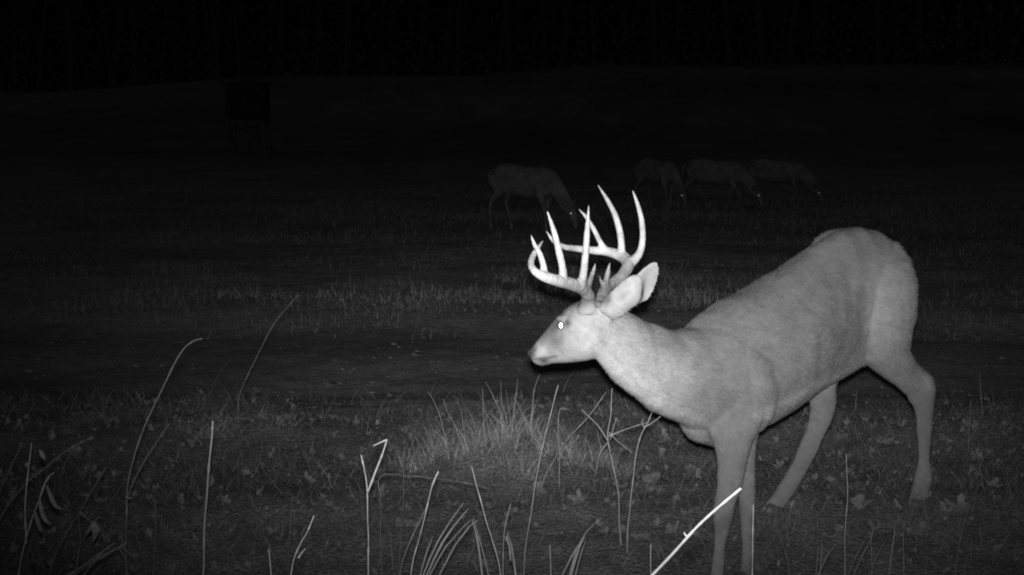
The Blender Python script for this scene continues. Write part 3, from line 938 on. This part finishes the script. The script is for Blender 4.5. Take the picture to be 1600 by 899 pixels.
def leaf_geo(seed, lobes=5, size=.05, curl=.5):
    rr = random.Random(seed)
    V = [(0, 0, 0)]
    outline = []
    m = 18
    for k in range(m):
        t = k / m * 2 * math.pi
        rad = .38 + .62 * abs(math.cos(t * lobes / 2 + .3)) ** .9
        rad *= 1 - .45 * (1 + math.cos(t)) / 2 * (1 if math.cos(t) > .9 else .3)
        rad *= rr.uniform(.85, 1.12)
        outline.append((rad * math.cos(t) * size, rad * math.sin(t) * size * .85))
    cu = rr.uniform(.3, 1) * curl; fold = rr.uniform(-1, 1)
    for x, y in outline:
        z = cu * (x * x + y * y) / size + fold * .4 * abs(y) + rr.uniform(-.06, .06) * size
        V.append((x, y, z))
    Fs = [(0, 1 + k, 1 + (k + 1) % m) for k in range(m)]
    return V, Fs


litter = Geo()
rr = random.Random(77)
LT_ = [leaf_geo(300 + i, rr.choice((3, 5, 5)), .016, .8) for i in range(8)]
for i in range(4600):
    y = rr.uniform(3.2, 6.2); x = rr.uniform(-.46 * y - .3, .46 * y + .3)
    if rr.random() > float(patch(x, y)) * .9 + .2 or rr.random() < sm(5.5, 6.4, y): continue
    V_, F_ = rr.choice(LT_)
    a = rr.uniform(0, 6.28); tx, ty = rr.gauss(0, .5), rr.gauss(0, .5); k = rr.uniform(.5, 1.4)
    z0 = gz1(x, y) + rr.uniform(.004, .02)
    ca, sa = math.cos(a), math.sin(a)
    litter.add([(x + k * (ca * p[0] - sa * p[1]), y + k * (sa * p[0] + ca * p[1]), z0 + k * (p[2] + tx * p[0] + ty * p[1])) for p in V_], F_)
tag(link('leaf_litter', litter.mesh('leaf_litter', smooth=False), M_leaf), 'crumbled dead leaves strewn over the verge', kind='stuff')

# ------------------------------------------------------------------ fallen leaves one can pick out
leaf_me = []
for i in range(7):
    V_, F_ = leaf_geo(500 + i, (5, 3, 5, 7, 5, 3, 5)[i], .05, .7)
    me = mesh_np('fallen_leaf', V_, F_); me.materials.append(M_leaf)
    leaf_me.append(me)


def fallen_leaf(px, py, size, label, group=None, tilt=None):
    r = ray(px, py)
    t = 3.0
    while t < 14 and (EYE + r[2] * t) > gz1(r[0] * t, r[1] * t): t += .01
    p = np.array([0, 0, EYE]) + r * t
    o = link('fallen_leaf', rr.choice(leaf_me))
    o.location = (p[0], p[1], p[2] + .018)
    o.rotation_euler = tilt or (rr.gauss(.45, .3), rr.gauss(0, .35), rr.uniform(0, 6.28))
    o.scale = (size / .1,) * 3
    tag(o, label, 'leaf', group)


for px, py, sz, lb in [(1020, 757, .095, 'curled pale leaf on the grass between the twiggy weeds and the buck foreleg'), (962, 768, .085, 'pale lobed leaf at the foot of the twiggy weed'), (985, 800, .08, 'dead leaf under the right hand twiggy weed'),
                       (402, 620, .06, 'lone pale leaf lying on the bare dirt track'), (1345, 795, .10, 'broad dead leaf between the hind hooves'), (1298, 762, .08, 'dull leaf just right of the forward hind leg'), (1500, 800, .11, 'large dull leaf lying right of the rear hoof'), (1248, 680, .09, 'pale crumpled leaf behind the forward hind leg'),
                       (385, 818, .09, 'rounded dead leaf right of the thick upright stalk'), (482, 805, .085, 'pale leaf beside the bright short broken stem'), (234, 752, .08, 'dim leaf behind the tall arching weed'), (120, 715, .075, 'dim leaf at the crest of the left bank')]:
    fallen_leaf(px, py, sz, lb)
for px, py in [(1385, 700), (1420, 660), (1550, 770), (1565, 820), (1460, 760), (1340, 690), (1280, 700), (1060, 830), (1085, 770), (900, 790), (840, 770), (880, 720), (700, 800), (640, 830), (560, 740), (520, 800), (420, 740), (300, 700), (160, 790), (1225, 845), (1290, 850), (1400, 850), (1040, 700), (930, 715), (1475, 690), (1525, 715), (60, 710), (350, 850), (1570, 720), (720, 760), (1000, 850), (860, 850), (455, 700)] + [(1180 + 30 * k + rr.uniform(-14, 14), rr.choice((672, 700, 735, 775, 815, 850)) + rr.uniform(-14, 14)) for k in range(13)] + [(900 + 18 * k + rr.uniform(-14, 14), rr.uniform(690, 850)) for k in range(12)] + [(330 + 26 * k + rr.uniform(-10, 10), rr.uniform(690, 850)) for k in range(12)]:
    fallen_leaf(px + rr.uniform(-6, 6), py + rr.uniform(-6, 6), rr.uniform(.05, .095), 'dull fallen leaf lying in the short grass of the verge', 'fallen leaves in the verge')

# ------------------------------------------------------------------ stalks and weeds, each rooted in the bank


def stem_mesh(name, px_pts, Y, r0, r1, root=True, n=6, dY=0.0, straight=False):
    """stem through the given points at about Y metres, continued down to the ground"""
    pts = [at(px, py, Y + dY * i) for i, (px, py) in enumerate(px_pts)]
    d = unit(pts[0] - pts[1])
    if root:
        if not straight: d = unit(d * np.array([.6, .6, 1]) + np.array([0, 0, -.15]))
        if d[2] > -.2: d = unit(d + np.array([0, 0, -.5]))
        p = pts[0]; t = 0
        while p[2] + d[2] * t > gz1(p[0] + d[0] * t, p[1] + d[1] * t) - .02 and t < 4: t += .01
        if t > .02:
            sg_ = max(.012, float(np.linalg.norm(pts[0] - pts[1])))
            k_ = max(1, int(t / sg_ + .5))
            pts = [p + d * (t * (k_ - j) / k_) for j in range(k_)] + pts
    S = spline(np.array(pts), max(8, 5 * len(pts)))
    S = S + np.array([[mnoise.noise(Vector((q[0] * 14, q[2] * 14, Y * 9))) * r0 * .5 + mnoise.noise(Vector((q[0] * 8, q[2] * 8, Y * 31))) * .006, 0, 0] for q in S])
    q = Geo(); q.tube(S, [(r0 + (r1 - r0) * i / (len(S) - 1)) * (1 + .3 * mnoise.noise(Vector((i * 1.7, Y * 13, 0))) + (.6 if (i + int(Y * 10)) % 9 == 0 and i < len(S) - 2 and Y > 2.5 else 0)) for i in range(len(S))], n)
    return q, S


def stalk(px_pts, Y, wpx, label, m=None, branches=(), name='dead_stalk', group=None, tip=.45, cat='stalk', dY=0.0, straight=False):
    r0 = wpx * .66 / 2 / F * Y
    q, S = stem_mesh('stem', px_pts, Y, r0, r0 * tip, dY=dY, straight=straight)
    root = S[0]
    m = m or M_stem
    if not branches:
        o = link(name, q.mesh(name, root), m, None, root); tag(o, label, cat, group); return o
    e = empty(name, root); tag(e, label, cat, group)
    link('stem', q.mesh('stem', root), m, e)
    for bp_, w2 in branches:
        qq, _ = stem_mesh('branch', bp_, Y, w2 * .74 / 2 / F * Y, w2 / 5 / F * Y, root=False)
        link('branch', qq.mesh('branch', root), m, e)
    return e


D, Pm = M_stem_dark, M_stem_pale
# left side
stalk([(196, 872), (197, 800), (203, 740), (226, 670), (258, 595), (283, 550), (300, 534), (316, 529)], 3.7, 4.5, 'tall thin weed arching to the right at its tip, left of the thick stalk', D, [([(199, 778), (215, 740), (240, 700), (266, 662)], 2.5), ([(197, 776), (203, 779), (206, 776)], 5)], 'tall_weed', cat='weed')
stalk([(372, 660), (373, 625), (382, 600), (402, 555), (430, 505), (450, 478), (466, 461)], 5.3, 2.5, 'thin long grass stem leaning right over the dirt track', D, name='tall_grass', cat='grass')
stalk([(316, 874), (321, 800), (327, 725), (331, 680), (333, 658)], 3.5, 5.5, 'thick straight upright broken stalk, alone on the left bank', M_stem, tip=.8)
stalk([(2, 805), (40, 755), (70, 730), (105, 703), (144, 683)], 3.5, 3.5, 'curved stem bowing to the right near the left edge', D)
stalk([(84, 872), (102, 835), (128, 795), (165, 729)], 3.6, 3.2, 'straight slanted stem beside the drooping pods', D)
stalk([(240, 876), (243, 840), (242, 788)], 3.6, 3, 'short upright stem left of the thick straight stalk', D)
stalk([(449, 876), (453, 840), (455, 815), (457, 776)], 3.6, 3, 'short knobbly stem beside the bright broken stem', D)
stalk([(460, 874), (470, 850), (481, 830), (491, 806)], 2.6, 5, 'bright pale broken stem leaning right at the bottom edge', Pm, [([(467, 872), (471, 866), (478, 857)], 4)])
stalk([(421, 878), (420, 866), (419, 858)], 2.6, 4.5, 'stub of pale stem at the bottom edge left of the bright broken stem', Pm)
stalk([(2, 765), (15, 735), (34, 755 - 60)], 3.4, 3, 'thin stem crossing the left edge of the picture', D)
# podded weed
pw = stalk([(32, 872), (45, 825), (60, 785), (74, 748), (85, 739)], 3.3, 5, 'dry weed with drooping seed pods at the far left', M_stem, [([(40, 850), (38, 790), (43, 740), (47, 692)], 4), ([(60, 785), (68, 760), (78, 745)], 3)], 'podded_weed', cat='weed')
for P4 in ([(73, 759), (79, 775), (86, 790), (97, 796)], [(53, 797), (58, 812), (62, 824), (65, 833)], [(62, 780), (65, 800), (71, 813), (79, 820)], [(62, 703), (66, 711), (70, 719)], [(39, 728), (43, 726), (46, 723)]):
    S = spline(np.array([at(a, c, 3.29) for a, c in P4]), 8)
    q = Geo(); q.tube(S, [.0065 * math.sin(math.pi * (.12 + .8 * i / 8)) for i in range(9)], 6)
    link('pod', q.mesh('pod', tuple(pw.location)), M_leaf, pw)
# hanging withered leaf
hl = stalk([(122, 872), (126, 840), (123, 815), (126, 800)], 3.4, 3, 'small plant holding one withered pale hanging leaf, lower left', D, [([(124, 798), (138, 812), (146, 815), (152, 810), (158, 808)], 2)], 'withered_plant', cat='weed')
V_ = [at(*p) for p in ((146, 814, 3.40), (140, 822, 3.39), (131, 838, 3.40), (140, 831, 3.385), (144, 829, 3.38), (145, 848, 3.40), (152, 838, 3.39), (156, 826, 3.40), (151, 817, 3.395))]
me = mesh_np('leaf', np.array(V_) - np.array(hl.location), [(0, 1, 4), (1, 3, 4), (1, 2, 3), (0, 4, 8), (4, 6, 8), (4, 5, 6), (8, 6, 7)])
sol = link('leaf', me, M_leaf, hl)
# centre
stalk([(574, 874), (575, 830), (573, 775), (570, 745), (565, 711)], 3.2, 6, 'bright forked dead stalk with a bent broken tip, left of the tussock', Pm, [([(573, 770), (584, 740), (596, 712), (605, 687)], 5), ([(605, 687), (596, 691), (583, 697)], 4)], 'forked_stalk')
stalk([(596, 876), (595, 800), (594, 746), (640, 744), (690, 749), (740, 757), (765, 765)], 3.9, 3, 'thin stalk snapped over into a long level span before the tussock', D)
stalk([(645, 874), (656, 835), (668, 790), (677, 755), (686, 738)], 3.2, 4.5, 'bright slender stalk leaning right with a kinked tip, before the tussock', Pm, [([(677, 757), (682, 744), (686, 736)], 3)])
stalk([(628, 876), (645, 835), (664, 792)], 3.3, 3.5, 'pale stem parallel to the bright kinked stalk', M_stem)
stalk([(778, 876), (764, 825), (750, 775), (735, 729)], 3.3, 4, 'bright straight stalk leaning left below the tussock', Pm)
stalk([(787, 876), (788, 835), (799, 788)], 3.2, 4, 'short bent bright stem right of the left leaning stalk', M_stem, [([(799, 876), (796, 855), (791, 838)], 5)])
stalk([(820, 874), (829, 800), (840, 735), (856, 660), (874, 602)], 3.8, 3.4, 'very long thin stem crossing the tussock from bottom to above its top', M_stem)
stalk([(625, 860), (632, 780), (632, 700)], 3.8, 2.4, 'thin dim stem between the forked stalk and the tussock', D)
stalk([(968, 825), (966, 775), (957, 725), (950, 680), (955, 645), (957, 607)], 4.2, 4.2, 'twiggy weed with crossing side shoots in front of the buck chest', M_stem, [([(951, 690), (936, 668), (918, 650), (908, 640)], 2.6), ([(951, 690), (936, 712), (928, 745)], 2.2), ([(951, 682), (975, 672), (1010, 660)], 2.6), ([(952, 676), (966, 690), (988, 708)], 2.2), ([(954, 688), (960, 664), (965, 652)], 2)], 'twiggy_weed', cat='weed')
stalk([(983, 820), (987, 765), (993, 715), (1002, 680), (1012, 660), (1020, 641)], 4.15, 4.2, 'forked twiggy weed bending right under the buck chest', M_stem, [([(1006, 668), (1020, 660), (1036, 648)], 2.6), ([(1006, 668), (1003, 660), (1005, 655)], 2.2)], 'twiggy_weed', cat='weed')
stalk([(855, 735), (885, 690), (915, 655), (935, 628), (946, 612)], 4.7, 2.6, 'slanted stem rising right from the tussock toward the buck throat', M_stem)
stalk([(873, 740), (874, 690), (875, 642), (890, 640)], 4.7, 2.4, 'small stem with a hooked tip at the right of the tussock', M_stem)
stalk([(1040, 876), (1066, 847), (1088, 824), (1118, 797), (1157, 763)], 1.9, 10, 'thick bright white stick slanting up across the buck foreleg', Pm, [([(1072, 838), (1069, 835), (1068, 832)], 5)], 'pale_stick', cat='stick', tip=.7, straight=True)
stalk([(1177, 880), (1178, 840), (1178, 789)], 2.8, 4, 'bright upright straw in front of the buck forelegs', Pm)
stalk([(1319, 878), (1321, 800), (1323, 709)], 3.5, 3, 'slim straight upright straw between the hind legs', M_stem)
stalk([(1229, 876), (1222, 852), (1213, 830)], 3.5, 3, 'short straw leaning left below the forward hind hoof', D)
stalk([(1499, 855), (1506, 820), (1513, 790)], 3.8, 2.8, 'short slanting straw right of the rear hoof', D)
stalk([(1515, 730), (1514, 690), (1518, 625)], 5.2, 3, 'dim upright weed on the bank at the right', D, [([(1514, 690), (1526, 670), (1532, 655)], 1.8)], 'tall_weed', cat='weed')
stalk([(1545, 800), (1535, 750), (1525, 705), (1515, 690)], 4.6, 2.2, 'dim kinked weed stem by the right edge', D)
stalk([(1535, 660), (1533, 620), (1530, 585)], 5.6, 2.4, 'faint tall stem at the right behind the buck hind leg', D)
stalk([(1018, 878), (1018, 862), (1018, 850)], 2.9, 3.5, 'short bright stub left of the thick white stick', Pm)

# clumps of broad dry blades along the bottom edge


def blade_clump(cx, lst, Y, label, m=None):
    root = at(cx, 960, Y); root[2] = gz1(root[0], root[1])
    e = empty('dry_grass_clump', root); tag(e, label, 'grass clump')
    for pts, w in lst:
        P3 = [at(a, c, Y) for a, c in pts]
        d = unit(P3[0] - P3[1]) * np.array([.75, 0, 1]) + np.array([0, rr.uniform(-.1, .1), 0])
        t = (P3[0][2] - root[2] + .02) / max(.2, -d[2])
        S = spline(np.array([P3[0] + d * t, P3[0] + d * t * .5] + P3), 10)
        V = []; Fs = []
        wd = w * rr.uniform(.5, .8) / F * Y
        sv = unit(np.array([1, rr.uniform(-.4, .4), rr.uniform(-.2, .2)]))
        for i, p in enumerate(S):
            t = i / 10
            ww = wd * (1 - .8 * t ** 2) / 2
            V += [p - sv * ww, p + np.array([0, -.3 * ww, 0]), p + sv * ww]
        for i in range(10):
            for k in (0, 1): Fs.append((i * 3 + k, i * 3 + k + 1, i * 3 + k + 4, i * 3 + k + 3))
        me = mesh_np('blade', np.array(V) - root, Fs); me.materials.append(m or M_stem)
        link('blade', me, None, e)


blade_clump(690, [([(679, 872), (700, 835), (715, 815), (732, 795)], 6), ([(672, 872), (697, 825), (724, 786)], 5), ([(686, 872), (705, 845), (735, 812)], 5), ([(664, 872), (672, 850), (676, 838)], 4), ([(700, 872), (722, 838), (742, 815), (762, 814), (780, 820)], 4)], 3.3, 'fan of broad dry blades at the bottom below the tussock')
blade_clump(750, [([(750, 872), (745, 840), (738, 812)], 5), ([(802, 872), (798, 850), (792, 832)], 6), ([(757, 872), (748, 840), (740, 806)], 3)], 3.3, 'sparse pair of blades at the bottom right of the fan of dry blades')
blade_clump(895, [([(892, 872), (903, 855), (917, 830), (940, 810)], 4), ([(900, 872), (908, 850), (914, 838)], 5), ([(897, 872), (905, 850), (912, 845)], 4), ([(906, 872), (912, 855), (915, 843)], 4), ([(860, 872), (859, 850)], 3.5)], 3.2, 'small bright grass clump at the bottom left of the white stick')
blade_clump(1355, [([(1336, 874), (1348, 850), (1360, 834)], 3), ([(1362, 874), (1361, 850), (1360, 833)], 3), ([(1345, 874), (1360, 845), (1366, 822)], 2.5), ([(1368, 874), (1378, 855), (1385, 842)], 2.5), ([(1392, 874), (1397, 840), (1398, 817)], 4), ([(1412, 874), (1411, 845), (1413, 820)], 3), ([(1290, 874), (1299, 860), (1307, 850)], 3), ([(1277, 874), (1278, 862), (1277, 848)], 3), ([(1283, 874), (1284, 858), (1283, 845)], 3)], 3.5, 'loose clump of thin dry blades below the rear hoof', D)
blade_clump(185, [([(160, 862), (178, 852), (205, 850)], 6), ([(165, 866), (185, 858), (195, 872)], 6), ([(172, 864), (190, 856), (212, 874)], 5), ([(150, 874), (165, 860), (182, 855)], 4), ([(190, 860), (205, 862), (218, 870)], 6)], 3.2, 'flattened curled grass clump at the bottom left', D)

# tussocks


def tussock(cx, cy, Yc, rx, ry, nb, hmax, label, spikes, seed, lean0=.12):
    root = at(cx, cy, Yc); root[2] = gz1(root[0], root[1])
    e = empty('grass_tussock', root); tag(e, label, 'grass tussock')
    r = np.random.default_rng(seed)
    nt_ = nb // 65
    a = r.uniform(0, 2 * math.pi, nt_); q = np.sqrt(r.uniform(0, 1, nt_))
    tx_ = root[0] + rx * q * np.cos(a); ty_ = root[1] + ry * q * np.sin(a)
    th_ = hmax * r.uniform(.35, 1, nt_) * (1 - .45 * q); tt_ = r.uniform(.55, 1.25, nt_)
    ti = r.integers(0, nt_, nb)
    sx_, sy_ = r.normal(0, .022, nb), r.normal(0, .022, nb)
    x = tx_[ti] + sx_; y = ty_[ti] + sy_
    P = np.stack([x, y, gz(x, y) - .005], 1)
    H = th_[ti] * r.uniform(.3, 1.05, nb)
    me = blades('blades', P - root, H, r.uniform(.0014, .0036, nb), lean0 + r.gamma(1.5, .46, nb), r.uniform(.18, .58, nb) * tt_[ti], 4, .6, seed + 1)
    o = link('blades', me, M_blade, e); o['kind'] = 'stuff'
    for pts, w in spikes:
        qq, _ = stem_mesh('stem', pts, Yc - .03 + rr.uniform(-.08, .05), w * .62 / 2 / F * Yc, w / 14 / F * Yc)
        link('stem', qq.mesh('stem', root), M_stem, e)


tussock(795, 745, 5.0, .46, .24, 4200, .25, 'big pale tussock of dry spiky grass below the buck muzzle', [
    ([(690, 655), (680, 630), (669, 611)], 3), ([(712, 665), (700, 645), (692, 624)], 3), ([(790, 670), (775, 630), (757, 596)], 2.6), ([(800, 660), (806, 620), (809, 592)], 3), ([(760, 700), (756, 650), (754, 606)], 3), ([(776, 735), (764, 680), (755, 630)], 3),
    ([(785, 660), (783, 625), (781, 594)], 2), ([(832, 720), (832, 650), (834, 610), (843, 585)], 3), ([(800, 660), (815, 635), (822, 624)], 2.4), ([(786, 740), (788, 700), (792, 665)], 4), ([(800, 670), (795, 640), (790, 608)], 2.4), ([(725, 665), (720, 640), (711, 626)], 2.2), ([(745, 700), (735, 670), (728, 655)], 2.4), ([(850, 690), (862, 660), (868, 640)], 2.4), ([(830, 690), (842, 655), (852, 648)], 2.4), ([(735, 720), (720, 690), (712, 670)], 2.4)], 201)
tussock(385, 705, 5.4, .24, .12, 1100, .18, 'low dim tussock on the left bank beside the dirt track', [([(378, 690), (380, 660), (384, 650)], 2), ([(395, 680), (405, 650), (414, 632)], 2), ([(400, 690), (415, 672), (424, 664)], 2), ([(372, 700), (355, 668), (345, 660)], 2)], 211, .65)
